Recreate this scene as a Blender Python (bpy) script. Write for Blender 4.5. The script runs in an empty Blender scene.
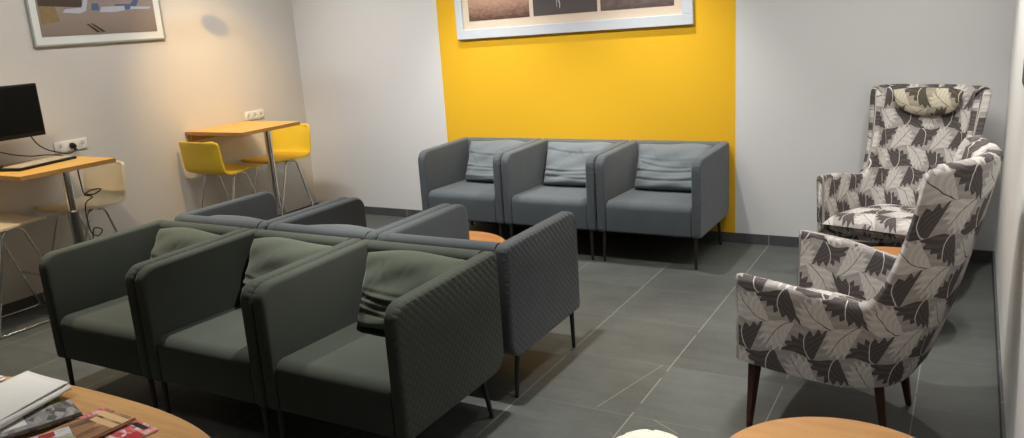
import bpy, bmesh, math, random
from mathutils import Vector, Matrix
random.seed(7)
PI = math.pi
scene = bpy.context.scene
COL = scene.collection

# ------------------------------------------------------------------ helpers
def link(o, parent=None):
    COL.objects.link(o)
    if parent is not None:
        o.parent = parent
    return o

def thing(name, label, cat, loc=(0, 0, 0), rz=0.0, group=None):
    o = bpy.data.objects.new(name, None)
    o.empty_display_size = 0.1
    COL.objects.link(o)
    o.location = loc
    o.rotation_euler = (0, 0, rz)
    return tag(o, label, cat, group)

def tag(o, label, cat, group=None):
    o['label'] = label
    o['category'] = cat
    if group:
        o['group'] = group
    return o

def struct(o):
    o['kind'] = 'structure'
    return o

def mesh_obj(name, verts, faces, mat, parent=None, smooth=True, uv=None, mids=None, loc=None, rot=None):
    me = bpy.data.meshes.new(name)
    me.from_pydata([tuple(v) for v in verts], [], faces)
    for m in (mat if isinstance(mat, (list, tuple)) else [mat]):
        me.materials.append(m)
    if mids:
        for p, i in zip(me.polygons, mids):
            p.material_index = i
    if uv:
        l = me.uv_layers.new(name='UVMap')
        for p in me.polygons:
            for li in p.loop_indices:
                l.data[li].uv = uv[me.loops[li].vertex_index]
    bm = bmesh.new(); bm.from_mesh(me)
    bmesh.ops.recalc_face_normals(bm, faces=bm.faces)
    bm.to_mesh(me); bm.free()
    me.polygons.foreach_set('use_smooth', [smooth] * len(me.polygons))
    o = bpy.data.objects.new(name, me)
    link(o, parent)
    if loc: o.location = loc
    if rot: o.rotation_euler = rot
    return o

def bm_obj(name, bm, mat, parent=None, smooth=True, loc=None, rot=None, autosmooth=None):
    me = bpy.data.meshes.new(name)
    bmesh.ops.recalc_face_normals(bm, faces=bm.faces)
    bm.to_mesh(me); bm.free()
    for m in (mat if isinstance(mat, (list, tuple)) else [mat]):
        me.materials.append(m)
    me.polygons.foreach_set('use_smooth', [smooth] * len(me.polygons))
    if autosmooth:
        me.set_sharp_from_angle(angle=math.radians(autosmooth))
    o = bpy.data.objects.new(name, me)
    link(o, parent)
    if loc: o.location = loc
    if rot: o.rotation_euler = rot
    return o

def add_box(bm, c, s, r=0.0, seg=3, rot=None, mi=0):
    g = bmesh.ops.create_cube(bm, size=1.0)
    vs = g['verts']
    M = Matrix.Translation(c) @ (rot.to_4x4() if rot else Matrix.Identity(4)) @ Matrix.Diagonal((s[0], s[1], s[2], 1))
    bmesh.ops.transform(bm, matrix=M, verts=vs)
    fs = {f for v in vs for f in v.link_faces}
    for f in fs: f.material_index = mi
    if r > 0:
        es = {e for v in vs for e in v.link_edges}
        bmesh.ops.bevel(bm, geom=list(es), offset=r, segments=seg, profile=0.5, affect='EDGES')

def box(name, c, s, mat, parent=None, r=0.0, seg=3, rot=None):
    bm = bmesh.new(); add_box(bm, c, s, r, seg, rot)
    return bm_obj(name, bm, mat, parent, smooth=r > 0, autosmooth=35 if r > 0 else None)

def fillet(pts, radii, n=6):
    """round the corners of a closed 2-D polygon"""
    out = []
    N = len(pts)
    for i, (p, r) in enumerate(zip(pts, radii)):
        p = Vector(p); a = Vector(pts[i - 1]); b = Vector(pts[(i + 1) % N])
        if r <= 0:
            out.append(p); continue
        da = (a - p).normalized(); db = (b - p).normalized()
        ang = da.angle(db)
        t = min(r / math.tan(ang / 2), 0.45 * (a - p).length, 0.45 * (b - p).length)
        rr = t * math.tan(ang / 2)
        cen = p + (da + db).normalized() * (rr / math.sin(ang / 2))
        s = p + da * t - cen; e = p + db * t - cen
        tot = s.angle(e)
        sg = 1 if s.x * e.y - s.y * e.x > 0 else -1
        for k in range(n + 1):
            th = sg * tot * k / n
            c, sn = math.cos(th), math.sin(th)
            out.append(cen + Vector((s.x * c - s.y * sn, s.x * sn + s.y * c)))
    return out

def add_prism_x(bm, prof, x0, x1, bev=0.0, seg=3):
    """extrude a (y,z) outline along x, with rounded rims"""
    a = [bm.verts.new((x0, p[0], p[1])) for p in prof]
    f = bm.faces.new(a)
    r = bmesh.ops.extrude_face_region(bm, geom=[f])
    vs = [v for v in r['geom'] if isinstance(v, bmesh.types.BMVert)]
    bmesh.ops.translate(bm, verts=vs, vec=(x1 - x0, 0, 0))
    if bev > 0:
        es = set(f.edges)
        top = [g for g in r['geom'] if isinstance(g, bmesh.types.BMFace)]
        for t in top: es |= set(t.edges)
        bmesh.ops.bevel(bm, geom=list(es), offset=bev, segments=seg, profile=0.5, affect='EDGES')

def round_path(pts, r, n=5):
    out = [Vector(pts[0])]
    for i in range(1, len(pts) - 1):
        p = Vector(pts[i]); a = Vector(pts[i - 1]) - p; b = Vector(pts[i + 1]) - p
        t = min(r, a.length * .45, b.length * .45)
        A = p + a.normalized() * t; B = p + b.normalized() * t
        for k in range(n + 1):
            u = k / n
            out.append((1 - u) ** 2 * A + 2 * u * (1 - u) * p + u * u * B)
    out.append(Vector(pts[-1]))
    return out

def add_tube(bm, path, r, n=10, r1=None, closed=False):
    path = [Vector(p) for p in path]
    rings = []
    N = len(path)
    up = Vector((0, 0, 1))
    prev = None
    for i, p in enumerate(path):
        d = (path[(i + 1) % N] - path[i - 1]) if closed or 0 < i < N - 1 else (path[1] - path[0] if i == 0 else path[-1] - path[-2])
        d.normalize()
        if prev is None:
            s = d.cross(up)
            if s.length < 1e-3: s = d.cross(Vector((1, 0, 0)))
        else:
            s = prev - d * prev.dot(d)
        s.normalize(); prev = s
        t = d.cross(s)
        rr = r if r1 is None else r + (r1 - r) * i / (N - 1)
        rings.append([bm.verts.new(p + (s * math.cos(2 * PI * k / n) + t * math.sin(2 * PI * k / n)) * rr) for k in range(n)])
    for i in range(N if closed else N - 1):
        a, b = rings[i], rings[(i + 1) % N]
        for k in range(n):
            bm.faces.new((a[k], a[(k + 1) % n], b[(k + 1) % n], b[k]))
    if not closed:
        bm.faces.new(rings[0][::-1]); bm.faces.new(rings[-1])

def tube(name, path, r, mat, parent=None, n=10, r1=None):
    bm = bmesh.new(); add_tube(bm, path, r, n, r1)
    return bm_obj(name, bm, mat, parent, autosmooth=50)

def add_lathe(bm, prof, c=(0, 0, 0), n=48):
    rings = []
    for r, z in prof:
        if r < 1e-5:
            rings.append([bm.verts.new((c[0], c[1], c[2] + z))])
        else:
            rings.append([bm.verts.new((c[0] + r * math.cos(2 * PI * k / n), c[1] + r * math.sin(2 * PI * k / n), c[2] + z)) for k in range(n)])
    for a, b in zip(rings, rings[1:]):
        for k in range(n):
            k2 = (k + 1) % n
            if len(a) == 1 and len(b) == 1: continue
            if len(a) == 1: bm.faces.new((a[0], b[k2], b[k]))
            elif len(b) == 1: bm.faces.new((a[k], a[k2], b[0]))
            else: bm.faces.new((a[k], a[k2], b[k2], b[k]))

def lathe(name, prof, mat, parent=None, c=(0, 0, 0), n=48):
    bm = bmesh.new(); add_lathe(bm, prof, c, n)
    return bm_obj(name, bm, mat, parent, autosmooth=40)

def dup(root, loc, rz, label, group=None):
    """copy a thing with its parts and sub-parts"""
    r = root.copy(); COL.objects.link(r)
    r.location = loc; r.rotation_euler = (0, 0, rz); r['label'] = label
    if group: r['group'] = group
    for ch in list(root.children):
        c = ch.copy(); COL.objects.link(c); c.parent = r
        for g in list(ch.children):
            d = g.copy(); COL.objects.link(d); d.parent = c
    return r

# ------------------------------------------------------------------ materials
class NT:
    def __init__(s, name):
        s.m = bpy.data.materials.new(name); s.m.use_nodes = True
        s.t = s.m.node_tree; s.n = s.t.nodes
        s.b = s.n['Principled BSDF']
    def node(s, typ, **kw):
        nd = s.n.new(typ)
        for k, v in kw.items(): setattr(nd, k, v)
        return nd
    def con(s, a, b): s.t.links.new(a, b)
    def m1(s, op, a, b=0.0, c=0.0):
        nd = s.n.new('ShaderNodeMath'); nd.operation = op
        for i, v in enumerate((a, b, c)):
            if i >= len(nd.inputs): break
            if isinstance(v, (int, float)): nd.inputs[i].default_value = v
            else: s.con(v, nd.inputs[i])
        return nd.outputs[0]
    def mix(s, f, a, b):
        nd = s.n.new('ShaderNodeMix'); nd.data_type = 'RGBA'
        for i, v in ((0, f), (6, a), (7, b)):
            if isinstance(v, (int, float)): nd.inputs[i].default_value = v
            elif isinstance(v, tuple): nd.inputs[i].default_value = (*v[:3], 1)
            else: s.con(v, nd.inputs[i])
        return nd.outputs[2]
    def coord(s, kind='Object'):
        nd = s.n.new('ShaderNodeTexCoord'); return nd.outputs[kind]
    def xyz(s, v):
        nd = s.n.new('ShaderNodeSeparateXYZ'); s.con(v, nd.inputs[0]); return nd.outputs
    def noise(s, v, scale, detail=3, rough=0.5):
        nd = s.n.new('ShaderNodeTexNoise'); nd.inputs['Scale'].default_value = scale
        nd.inputs['Detail'].default_value = detail; nd.inputs['Roughness'].default_value = rough
        if v is not None: s.con(v, nd.inputs['Vector'])
        return nd.outputs['Fac']
    def bump(s, h, strength=0.3, dist=0.01, normal=None):
        nd = s.n.new('ShaderNodeBump'); nd.inputs['Strength'].default_value = strength
        nd.inputs['Distance'].default_value = dist; s.con(h, nd.inputs['Height'])
        if normal is not None: s.con(normal, nd.inputs['Normal'])
        return nd.outputs[0]
    def scalev(s, v, sc):
        nd = s.n.new('ShaderNodeMapping'); nd.inputs['Scale'].default_value = sc
        s.con(v, nd.inputs[0]); return nd.outputs[0]
    def set(s, color=None, rough=None, normal=None, metal=None, spec=None):
        b = s.b
        for nm, v in (('Base Color', color), ('Roughness', rough), ('Metallic', metal), ('Specular IOR Level', spec)):
            if v is None: continue
            if isinstance(v, tuple): b.inputs[nm].default_value = (*v[:3], 1)
            elif isinstance(v, (int, float)): b.inputs[nm].default_value = v
            else: s.con(v, b.inputs[nm])
        if normal is not None: s.con(normal, b.inputs['Normal'])
        return s.m

def srgb(r, g, b):
    f = lambda c: (c / 255 / 12.92) if c / 255 <= .04045 else ((c / 255 + .055) / 1.055) ** 2.4
    return (f(r), f(g), f(b))

def plain(name, col, rough=0.5, metal=0.0, var=0.06, scale=20, spec=0.4):
    t = NT(name); v = t.coord()
    n = t.noise(v, scale)
    dark = tuple(c * (1 - var) for c in col); light = tuple(min(1, c * (1 + var)) for c in col)
    return t.set(t.mix(n, dark, light), rough, None, metal, spec)

def wall_mat(name, col):
    t = NT(name); v = t.coord()
    n = t.noise(v, 1.3, 4); f = t.noise(v, 60, 2)
    c = t.mix(n, tuple(x * .965 for x in col), tuple(min(1, x * 1.03) for x in col))
    return t.set(c, 0.85, t.bump(f, 0.08, 0.004), spec=0.2)

def fabric(name, col, quilt=False, sheen=.15):
    t = NT(name); v = t.coord()
    n = t.noise(v, 9, 4); w = t.noise(v, 420, 2)
    c = t.mix(n, tuple(x * .86 for x in col), tuple(x * 1.1 for x in col))
    c = t.mix(t.m1('MULTIPLY', w, 0.35), c, tuple(x * .6 for x in col))
    nrm = t.bump(w, 0.25, 0.002)
    if quilt:
        x, y, z = t.xyz(v)
        k = PI / 0.036
        s1 = t.m1('ABSOLUTE', t.m1('SINE', t.m1('MULTIPLY', t.m1('ADD', y, z), k)))
        s2 = t.m1('ABSOLUTE', t.m1('SINE', t.m1('MULTIPLY', t.m1('SUBTRACT', y, z), k)))
        h = t.m1('POWER', t.m1('MULTIPLY', s1, s2), 0.5)
        mask = t.m1('GREATER_THAN', t.m1('ABSOLUTE', x), 0.325)
        nrm = t.bump(t.m1('MULTIPLY', h, mask), 0.4, 0.006, nrm)
    t.b.inputs['Sheen Weight'].default_value = sheen; t.b.inputs['Sheen Roughness'].default_value = .4
    return t.set(c, 0.9, nrm, spec=0.15)

def wood(name, c1, c2, axis='X', rough=0.45, scale=1.0):
    t = NT(name); v = t.coord()
    sc = (1.2, 14, 14) if axis == 'X' else (14, 1.2, 14)
    v2 = t.scalev(v, tuple(q * scale for q in sc))
    n = t.noise(v2, 2.5, 6, .6); n2 = t.noise(t.scalev(v2, (1.5, 6, 6)), 4, 3)
    f = t.m1('ADD', t.m1('MULTIPLY', n, .75), t.m1('MULTIPLY', n2, .25))
    r = t.node('ShaderNodeValToRGB'); t.con(f, r.inputs[0])
    r.color_ramp.elements[0].position = .35; r.color_ramp.elements[0].color = (*c1, 1)
    r.color_ramp.elements[1].position = .65; r.color_ramp.elements[1].color = (*c2, 1)
    return t.set(r.outputs[0], rough, t.bump(f, 0.05, 0.002), spec=0.35)

def chrome(name, col=(.75, .74, .72), rough=0.16):
    t = NT(name); v = t.coord(); n = t.noise(v, 35)
    return t.set(col, t.m1('ADD', t.m1('MULTIPLY', n, .08), rough), None, 1.0)

def leaf_fabric(name, tint=(1, 1, 1)):
    """woven upholstery with rows of jagged fan-shaped leaves, dark and light in turn"""
    t = NT(name)
    uv = t.coord('UV')
    wob = t.noise(uv, 14, 2)
    u0, v0, _ = t.xyz(uv)
    wv = t.m1('MULTIPLY', t.m1('SUBTRACT', wob, .5), .25)
    vv = t.m1('ADD', t.m1('DIVIDE', v0, .122), wv)
    vv = t.m1('ADD', vv, t.m1('MULTIPLY', t.m1('SINE', t.m1('MULTIPLY', u0, 2 * PI / .24)), .10))
    j = t.m1('FLOOR', vv); fv = t.m1('FRACT', vv)
    par = t.m1('FLOORED_MODULO', j, 2.0)
    sg = t.m1('SUBTRACT', 1.0, t.m1('MULTIPLY', par, 2.0))
    uu = t.m1('ADD', t.m1('DIVIDE', u0, .118), t.m1('MULTIPLY', j, .8))
    uu = t.m1('ADD', uu, t.m1('MULTIPLY', sg, t.m1('MULTIPLY', t.m1('SUBTRACT', fv, .5), .42)))
    uu = t.m1('ADD', uu, t.m1('MULTIPLY', wv, .5))
    m = t.m1('FLOORED_MODULO', uu, 2.0)
    half = t.m1('GREATER_THAN', m, 1.0)
    fu = t.m1('FRACT', m)
    flip = t.m1('ABSOLUTE', t.m1('SUBTRACT', par, half))
    p = t.m1('SUBTRACT', 1.0, fu)
    q = t.m1('ADD', t.m1('MULTIPLY', flip, fv), t.m1('MULTIPLY', t.m1('SUBTRACT', 1.0, flip), t.m1('SUBTRACT', 1.0, fv)))
    q = t.m1('ADD', q, .06)
    rr = t.m1('SQRT', t.m1('ADD', t.m1('MULTIPLY', p, p), t.m1('MULTIPLY', q, q)))
    ang = t.m1('ARCTAN2', q, p)
    tooth = t.m1('PINGPONG', t.m1('MULTIPLY', ang, 4.2), 0.5)
    infan = t.m1('LESS_THAN', rr, t.m1('ADD', .90, t.m1('MULTIPLY', tooth, .42)))
    infan = t.m1('MULTIPLY', infan, t.m1('GREATER_THAN', ang, .09))
    d = t.m1('MULTIPLY', infan, t.m1('SUBTRACT', 1.0, half))
    l = t.m1('MULTIPLY', infan, half)
    dr = t.m1('SUBTRACT', ang, t.m1('ADD', .42, t.m1('MULTIPLY', rr, .55)))
    rib = t.m1('LESS_THAN', t.m1('MULTIPLY', t.m1('ABSOLUTE', dr), rr), .015)
    ph = t.m1('ADD', t.m1('MULTIPLY', rr, 26.0), t.m1('MULTIPLY', t.m1('ABSOLUTE', dr), -16.0))
    vein = t.m1('POWER', t.m1('MULTIPLY', t.m1('ADD', t.m1('SINE', ph), 1.0), .5), 2.0)
    nz = t.noise(uv, 260, 2)
    vein = t.m1('ADD', t.m1('MULTIPLY', vein, .5), t.m1('MULTIPLY', nz, .6))
    T = lambda c: tuple(a * b for a, b in zip(c, tint))
    dark = t.mix(vein, T(srgb(68, 64, 63)), T(srgb(100, 95, 94)))
    lite = t.mix(vein, T(srgb(178, 173, 169)), T(srgb(206, 202, 197)))
    mid = t.mix(vein, T(srgb(146, 140, 137)), T(srgb(170, 165, 161)))
    c = t.mix(l, mid, lite); c = t.mix(d, c, dark)
    c = t.mix(t.m1('MULTIPLY', rib, d), c, T(srgb(205, 198, 188)))
    c = t.mix(t.m1('MULTIPLY', t.m1('MULTIPLY', rib, t.m1('SUBTRACT', 1.0, d)), l), c, T(srgb(72, 66, 62)))
    return t.set(c, 0.9, t.bump(nz, .3, .002), spec=.15)

def floor_mat():
    t = NT('slate_floor_tiles'); v = t.coord()
    x, y, z = t.xyz(v)
    T = .5205
    gx = t.m1('DIVIDE', t.m1('SUBTRACT', x, 3.671), T); gy = t.m1('DIVIDE', t.m1('ADD', y, 1.638), T)
    ax = t.m1('MULTIPLY', t.m1('ABSOLUTE', t.m1('SUBTRACT', gx, t.m1('ROUND', gx))), T)
    ay = t.m1('MULTIPLY', t.m1('ABSOLUTE', t.m1('SUBTRACT', gy, t.m1('ROUND', gy))), T)
    lx = t.m1('LESS_THAN', ax, .0024); ly = t.m1('LESS_THAN', ay, .0016)
    # tone of each tile
    cmb = t.node('ShaderNodeCombineXYZ'); t.con(t.m1('FLOOR', gx), cmb.inputs[0]); t.con(t.m1('FLOOR', gy), cmb.inputs[1])
    wn = t.node('ShaderNodeTexWhiteNoise'); t.con(cmb.outputs[0], wn.inputs[0])
    n1 = t.noise(v, 2.2, 5, .6); n2 = t.noise(v, 45, 4, .7); n3 = t.noise(t.scalev(v, (1, 5, 1)), 3.5, 5, .6)
    f = t.m1('ADD', t.m1('MULTIPLY', n1, .45), t.m1('ADD', t.m1('MULTIPLY', n2, .3), t.m1('MULTIPLY', n3, .25)))
    f = t.m1('ADD', f, t.m1('MULTIPLY', t.m1('SUBTRACT', wn.outputs[0], .5), .14))
    r = t.node('ShaderNodeValToRGB'); t.con(f, r.inputs[0])
    r.color_ramp.elements[0].position = .3; r.color_ramp.elements[0].color = (*srgb(60, 63, 61), 1)
    r.color_ramp.elements[1].position = .7; r.color_ramp.elements[1].color = (*srgb(94, 97, 94), 1)
    patch = t.noise(v, 3.0, 2)
    c = t.mix(t.m1('MULTIPLY', lx, t.m1('MULTIPLY', t.m1('GREATER_THAN', patch, .36), .6)), r.outputs[0], srgb(150, 150, 142))
    c = t.mix(t.m1('MULTIPLY', ly, .5), c, srgb(118, 120, 115))
    # two pale scratches
    def scratch(c, a, b, w):
        ax_, ay_ = a; dx, dy = b[0] - a[0], b[1] - a[1]; L = math.hypot(dx, dy); dx /= L; dy /= L
        px = t.m1('SUBTRACT', x, ax_); py = t.m1('SUBTRACT', y, ay_)
        al = t.m1('ADD', t.m1('MULTIPLY', px, dx), t.m1('MULTIPLY', py, dy))
        ac = t.m1('ABSOLUTE', t.m1('SUBTRACT', t.m1('MULTIPLY', px, dy), t.m1('MULTIPLY', py, dx)))
        on = t.m1('MULTIPLY', t.m1('LESS_THAN', ac, w), t.m1('MULTIPLY', t.m1('GREATER_THAN', al, 0.0), t.m1('LESS_THAN', al, L)))
        return t.mix(t.m1('MULTIPLY', on, .4), c, srgb(150, 148, 136))
    c = scratch(c, (4.029, -2.66), (4.153, -2.151), .0022)
    c = scratch(c, (4.293, -2.677), (4.419, -2.75), .0025)
    rough = t.m1('ADD', .38, t.m1('MULTIPLY', n2, .22))
    return t.set(c, rough, t.bump(n2, .12, .004), spec=.4)

def base_mat(axis):
    t = NT('dark_skirting_tile_' + axis); v = t.coord(); o = t.xyz(v)
    q = o[0] if axis == 'x' else o[1]
    g = t.m1('DIVIDE', t.m1('SUBTRACT', q, 4.191 if axis == 'x' else -1.638), .5205)
    a = t.m1('ABSOLUTE', t.m1('SUBTRACT', g, t.m1('ROUND', g)))
    n = t.noise(v, 12, 4)
    c = t.mix(n, srgb(62, 64, 66), srgb(82, 84, 86))
    c = t.mix(t.m1('LESS_THAN', a, .0045), c, srgb(140, 140, 136))
    return t.set(c, .5)

M_wallL = wall_mat('left_wall_plaster', srgb(205, 201, 195))
M_wallB = wall_mat('back_wall_plaster', srgb(208, 208, 208))
M_wallR = wall_mat('right_wall_plaster', srgb(232, 232, 230))
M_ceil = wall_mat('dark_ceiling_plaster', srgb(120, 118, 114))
M_yel = wall_mat('yellow_wall_paint', srgb(222, 174, 38))
M_floor = floor_mat()
M_baseX, M_baseY = base_mat('x'), base_mat('y')
GREEN = srgb(70, 75, 68); BLUE = srgb(94, 101, 106); SLATE = srgb(80, 85, 88)
FAB = {}
for k, c in (('green', GREEN), ('blue', BLUE), ('slate', SLATE)):
    sh = .12 if k == 'green' else .2
    FAB[k] = (fabric(k + '_grey_upholstery', c, False, sh), fabric(k + '_grey_quilted_upholstery', c, True, sh),
              fabric(k + '_grey_cushion_cloth', tuple(x * f for x, f in zip(c, (1.45, 1.45, 1.36) if k == 'green' else ((1.6, 1.57, 1.53) if k == 'blue' else (1.35, 1.35, 1.3))))))
M_leg = plain('dark_steel_leg', srgb(58, 57, 56), .4, .6)
M_leaf = leaf_fabric('leaf_print_upholstery')
M_leafh = leaf_fabric('leaf_print_headrest_yellowed', (1.0, .97, .80))
M_dkwood = wood('dark_brown_leg_wood', srgb(48, 26, 18), srgb(72, 40, 28))
M_desk = wood('light_oak_desk_laminate', srgb(206, 160, 78), srgb(224, 180, 96), 'Y')
M_deskedge = wood('desk_edge_band', srgb(160, 120, 72), srgb(180, 138, 86), 'Y')
M_beech = wood('beech_table_veneer', srgb(182, 138, 86), srgb(204, 160, 106))
M_orange = wood('honey_table_veneer', srgb(170, 114, 64), srgb(188, 132, 78))
M_chrome = chrome('polished_chrome')
M_chromed = chrome('dull_dark_chrome', (.35, .35, .35), .25)
M_yseat = plain('yellow_seat_shell', srgb(232, 198, 56), .42, var=.08, scale=7)
M_cseat = plain('cream_seat_shell', srgb(214, 202, 176), .42, var=.05, scale=7)
M_black = plain('black_plastic', srgb(16, 16, 17), .5, spec=.3)
M_screen = plain('dark_screen_glass', srgb(5, 6, 7), .3, spec=.2)
M_key = plain('dark_grey_keys', srgb(178, 168, 148), .55, var=.3, scale=40)
M_white = plain('white_plastic', srgb(226, 224, 218), .4)
M_hole = plain('socket_shadow_grey', srgb(120, 118, 114), .6)
M_frame = plain('pale_blue_white_frame', srgb(190, 197, 204), .4, var=.02)
M_mat = plain('cream_picture_mount', srgb(204, 189, 170), .8, var=.03)
M_fwhite = plain('white_picture_mount', srgb(218, 222, 218), .6, var=.02)
M_fdark = plain('dark_brown_frame', srgb(48, 38, 36), .45)
M_paper = plain('white_newsprint', srgb(232, 231, 228), .8, var=.04, scale=60)
M_pouf = plain('cream_white_cloth', srgb(208, 201, 188), .9, var=.04)
M_lamp = plain('white_lamp_enamel', srgb(220, 214, 200), .5)

# ------------------------------------------------------------------ room
W = 5.545; H = 2.8; YF = -6.6
def quadbox(name, lo, hi, mat):
    c = tuple((a + b) / 2 for a, b in zip(lo, hi)); s = tuple(b - a for a, b in zip(lo, hi))
    return struct(box(name, c, s, mat))
quadbox('floor', (-.1, YF, -.1), (W + .1, .1, 0), M_floor)
quadbox('ceiling', (-.1, YF, H), (W + .1, .1, H + .1), M_ceil)
quadbox('wall_left', (-.1, YF, 0), (0, .1, H), M_wallL)
quadbox('wall_right', (W, YF, 0), (W + .1, .1, H), M_wallR)
# the back wall is one wall with a band painted yellow
S1, S2 = 1.557, 3.955
vs, fs, mi = [], [], []
xs = [0, S1, S2, W]
for i in range(3):
    b = len(vs)
    vs += [(xs[i], 0, 0), (xs[i + 1], 0, 0), (xs[i + 1], 0, H), (xs[i], 0, H)]
    fs.append((b, b + 1, b + 2, b + 3)); mi.append(1 if i == 1 else 0)
b = len(vs)
vs += [(0, .1, 0), (W, .1, 0), (W, .1, H), (0, .1, H)]; fs.append((b, b + 1, b + 2, b + 3)); mi.append(0)
struct(mesh_obj('wall_back', vs, fs, [M_wallB, M_yel], smooth=False, mids=mi))
hb = .0714
quadbox('baseboard_back', (0, -.011, 0), (W, 0, hb), M_baseX)
quadbox('baseboard_left', (0, YF, 0), (.011, -.011, hb), M_baseY)
quadbox('baseboard_right', (W - .011, YF, 0), (W, -.011, hb), M_baseY)

# ------------------------------------------------------------------ grey armchairs
CW, CD = .694, .71
def pillow_mesh(seed, w=.53, h=.40, t=.20, style=0):
    """a slack loose cushion with sagging folds; returns verts, faces; local: x across, z up from 0, y towards the back"""
    rnd = random.Random(seed)
    nu, nv = 56, 44
    folds = []
    for k in range(3):
        folds.append((rnd.uniform(.08, .72), rnd.uniform(-.12, .12), rnd.uniform(.05, .28), rnd.uniform(.016, .03), rnd.uniform(.006, .014), rnd.uniform(-1, 1)))
    folds.append((rnd.uniform(.26, .36), rnd.uniform(-.06, .06), .16, .018, .016, 0))
    folds.append((rnd.uniform(.12, .2), rnd.uniform(-.08, .08), .12, .016, .012, .2))
    diag = [(rnd.uniform(.1, .9), rnd.uniform(-.7, .7), rnd.uniform(.6, 1), rnd.uniform(.014, .024), rnd.uniform(.008, .016)) for _ in range(6)]
    def thick(u, v):
        a = max(0, 1 - abs(2 * u - 1) ** 4.5); b = max(0, 1 - abs(2 * v - 1) ** (3.2 if v > .5 else 14))
        return (a * b) ** .5
    def crease(d, wdt, dep):
        return -dep * math.exp(-(d / wdt) ** 2) + dep * .6 * math.exp(-((d - 2 * wdt) / (1.6 * wdt)) ** 2)
    vs, fs = [], []
    def P(u, v, side):
        k = thick(u, v)
        x = (u - .5) * w * (1 - .035 * math.sin(PI * v)); z = v * h
        z -= .012 * abs(2 * u - 1) ** 3 * v ** 2 - .006 * math.sin(u * 7 + seed) * v ** 4
        y = -side * k * t / 2 * (1.12 - .5 * v)
        if side > 0:
            d = 0
            for v0, sl, sag, wd, dp, ph in folds:
                c = v0 + sl * (u - .5) + sag * (2 * u - 1) ** 2 * .5
                d += crease(v - c, wd, dp) * (.8 - .4 * abs(math.sin(3 * u + ph)))
            for u0, sl, vm, wd, dp in diag:
                c = u0 + sl * (v - .5)
                d += crease(u - c, wd, dp) * max(0, min(1, (v - vm + .45) * 2)) * max(0, vm - v + .15)
            d += .007 * math.sin(9 * u + 6 * v + seed) * math.sin(5 * v - 4 * u + seed) + .003 * math.sin(19 * v - 11 * u + seed * 2)
            y -= d * min(1, k * 1.4)
        return (x, y, z)
    for side in (1, -1):
        b = len(vs)
        for jv in range(nv + 1):
            for iu in range(nu + 1):
                vs.append(P(iu / nu, jv / nv, side))
        for jv in range(nv):
            for iu in range(nu):
                q = b + jv * (nu + 1) + iu
                f = (q, q + 1, q + nu + 2, q + nu + 1)
                fs.append(f if side > 0 else f[::-1])
    return vs, fs

def make_cushion(parent, seed, mat, z0=.402, tilt=-19, y0=.135, h=.34, dx=0, rzdeg=0):
    vs, fs = pillow_mesh(seed, h=h)
    R = Matrix.Rotation(math.radians(rzdeg), 4, 'Z') @ Matrix.Rotation(math.radians(tilt), 4, 'X')
    vs = [R @ Vector(v) + Vector((dx, y0, z0)) for v in vs]
    o = mesh_obj('back_cushion', vs, fs, mat, parent)
    bm = bmesh.new(); bm.from_mesh(o.data)
    bmesh.ops.remove_doubles(bm, verts=bm.verts, dist=.0004)
    bmesh.ops.recalc_face_normals(bm, faces=bm.faces); bm.to_mesh(o.data); bm.free()
    return o

def make_armchair(colour, label, group, loc, rz, CW=CW):
    fab, quilt, cus = FAB[colour]
    t = thing('upholstered_armchair', label, 'armchair', loc, rz, group)
    hx = CW / 2
    prof = fillet([(-.350, .212), (.355, .208), (.355, .733), (-.350, .728)], [.022, .085, .035, .075], 8)
    for sx in (-1, 1):
        bm = bmesh.new()
        x0, x1 = (hx - .062, hx) if sx > 0 else (-hx, -hx + .062)
        add_prism_x(bm, prof, x0, x1, .017, 4)
        bm_obj('armrest', bm, quilt, t, autosmooth=45)
    # backrest panel between the arms
    bp = fillet([(.265, .24), (.352, .22), (.352, .733), (.282, .731)], [.01, .05, .03, .03], 5)
    bm = bmesh.new(); add_prism_x(bm, bp, -hx + .06, hx - .06)
    bm_obj('backrest', bm, fab, t, autosmooth=45)
    # seat block with a soft rounded front
    sp = fillet([(-.342, .215), (.29, .215), (.29, .405), (-.342, .425)], [.012, .01, .02, .05], 7)
    bm = bmesh.new(); add_prism_x(bm, sp, -hx + .0635, hx - .0635, .012, 3)
    for v in bm.verts:      # crown of the seat
        if v.co.z > .39:
            v.co.z += .014 * max(0, 1 - (v.co.x / .30) ** 2) * (1 - min(1, abs(v.co.y) / .36) ** 2)
    bm_obj('seat', bm, fab, t, autosmooth=45)
    for sx in (-1, 1):
        tube('leg', [(sx * (hx - .042), -.320, .222), (sx * (hx - .04), -.325, 0)], .0125, M_leg, t, 12, .0095)
        tube('leg', [(sx * (hx - .05), .232, .222), (sx * (hx - .042), .278, 0)], .0125, M_leg, t, 12, .0095)
    return t

GB = 'grey armchairs along the yellow wall'
GC = 'front row of back-to-back armchairs'
GD = 'rear row of back-to-back armchairs'
bx = [2.11, 2.834, 3.56]
lb = ['blue-grey armchair at the left end of the row against the yellow wall',
      'middle blue-grey armchair of the row against the yellow wall',
      'blue-grey armchair at the right end of the row against the yellow wall']
cx = [1.950, 2.648, 3.347]
lc = ['dark green-grey armchair nearest the computer desk, front row of the back-to-back group',
      'middle dark green-grey armchair in the front row of the back-to-back group',
      'dark green-grey armchair with quilted side closest to camera, seat facing the viewer']
ld = ['slate grey armchair facing away, left end beside the yellow stools',
      'slate grey armchair facing away, middle of the rear back-to-back row',
      'slate grey armchair facing away, quilted right side with two legs showing']
def chair_row(colour, xs, y, rz, labels, group, cush, width=CW):
    base = None
    for i, x in enumerate(xs):
        if base is None:
            base = make_armchair(colour, labels[i], group, (x, y, 0), rz, width); c = base
        else:
            c = dup(base, (x, y, 0), rz, labels[i], group)
        kids.append((c, colour, cush[i]))
kids = []
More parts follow.
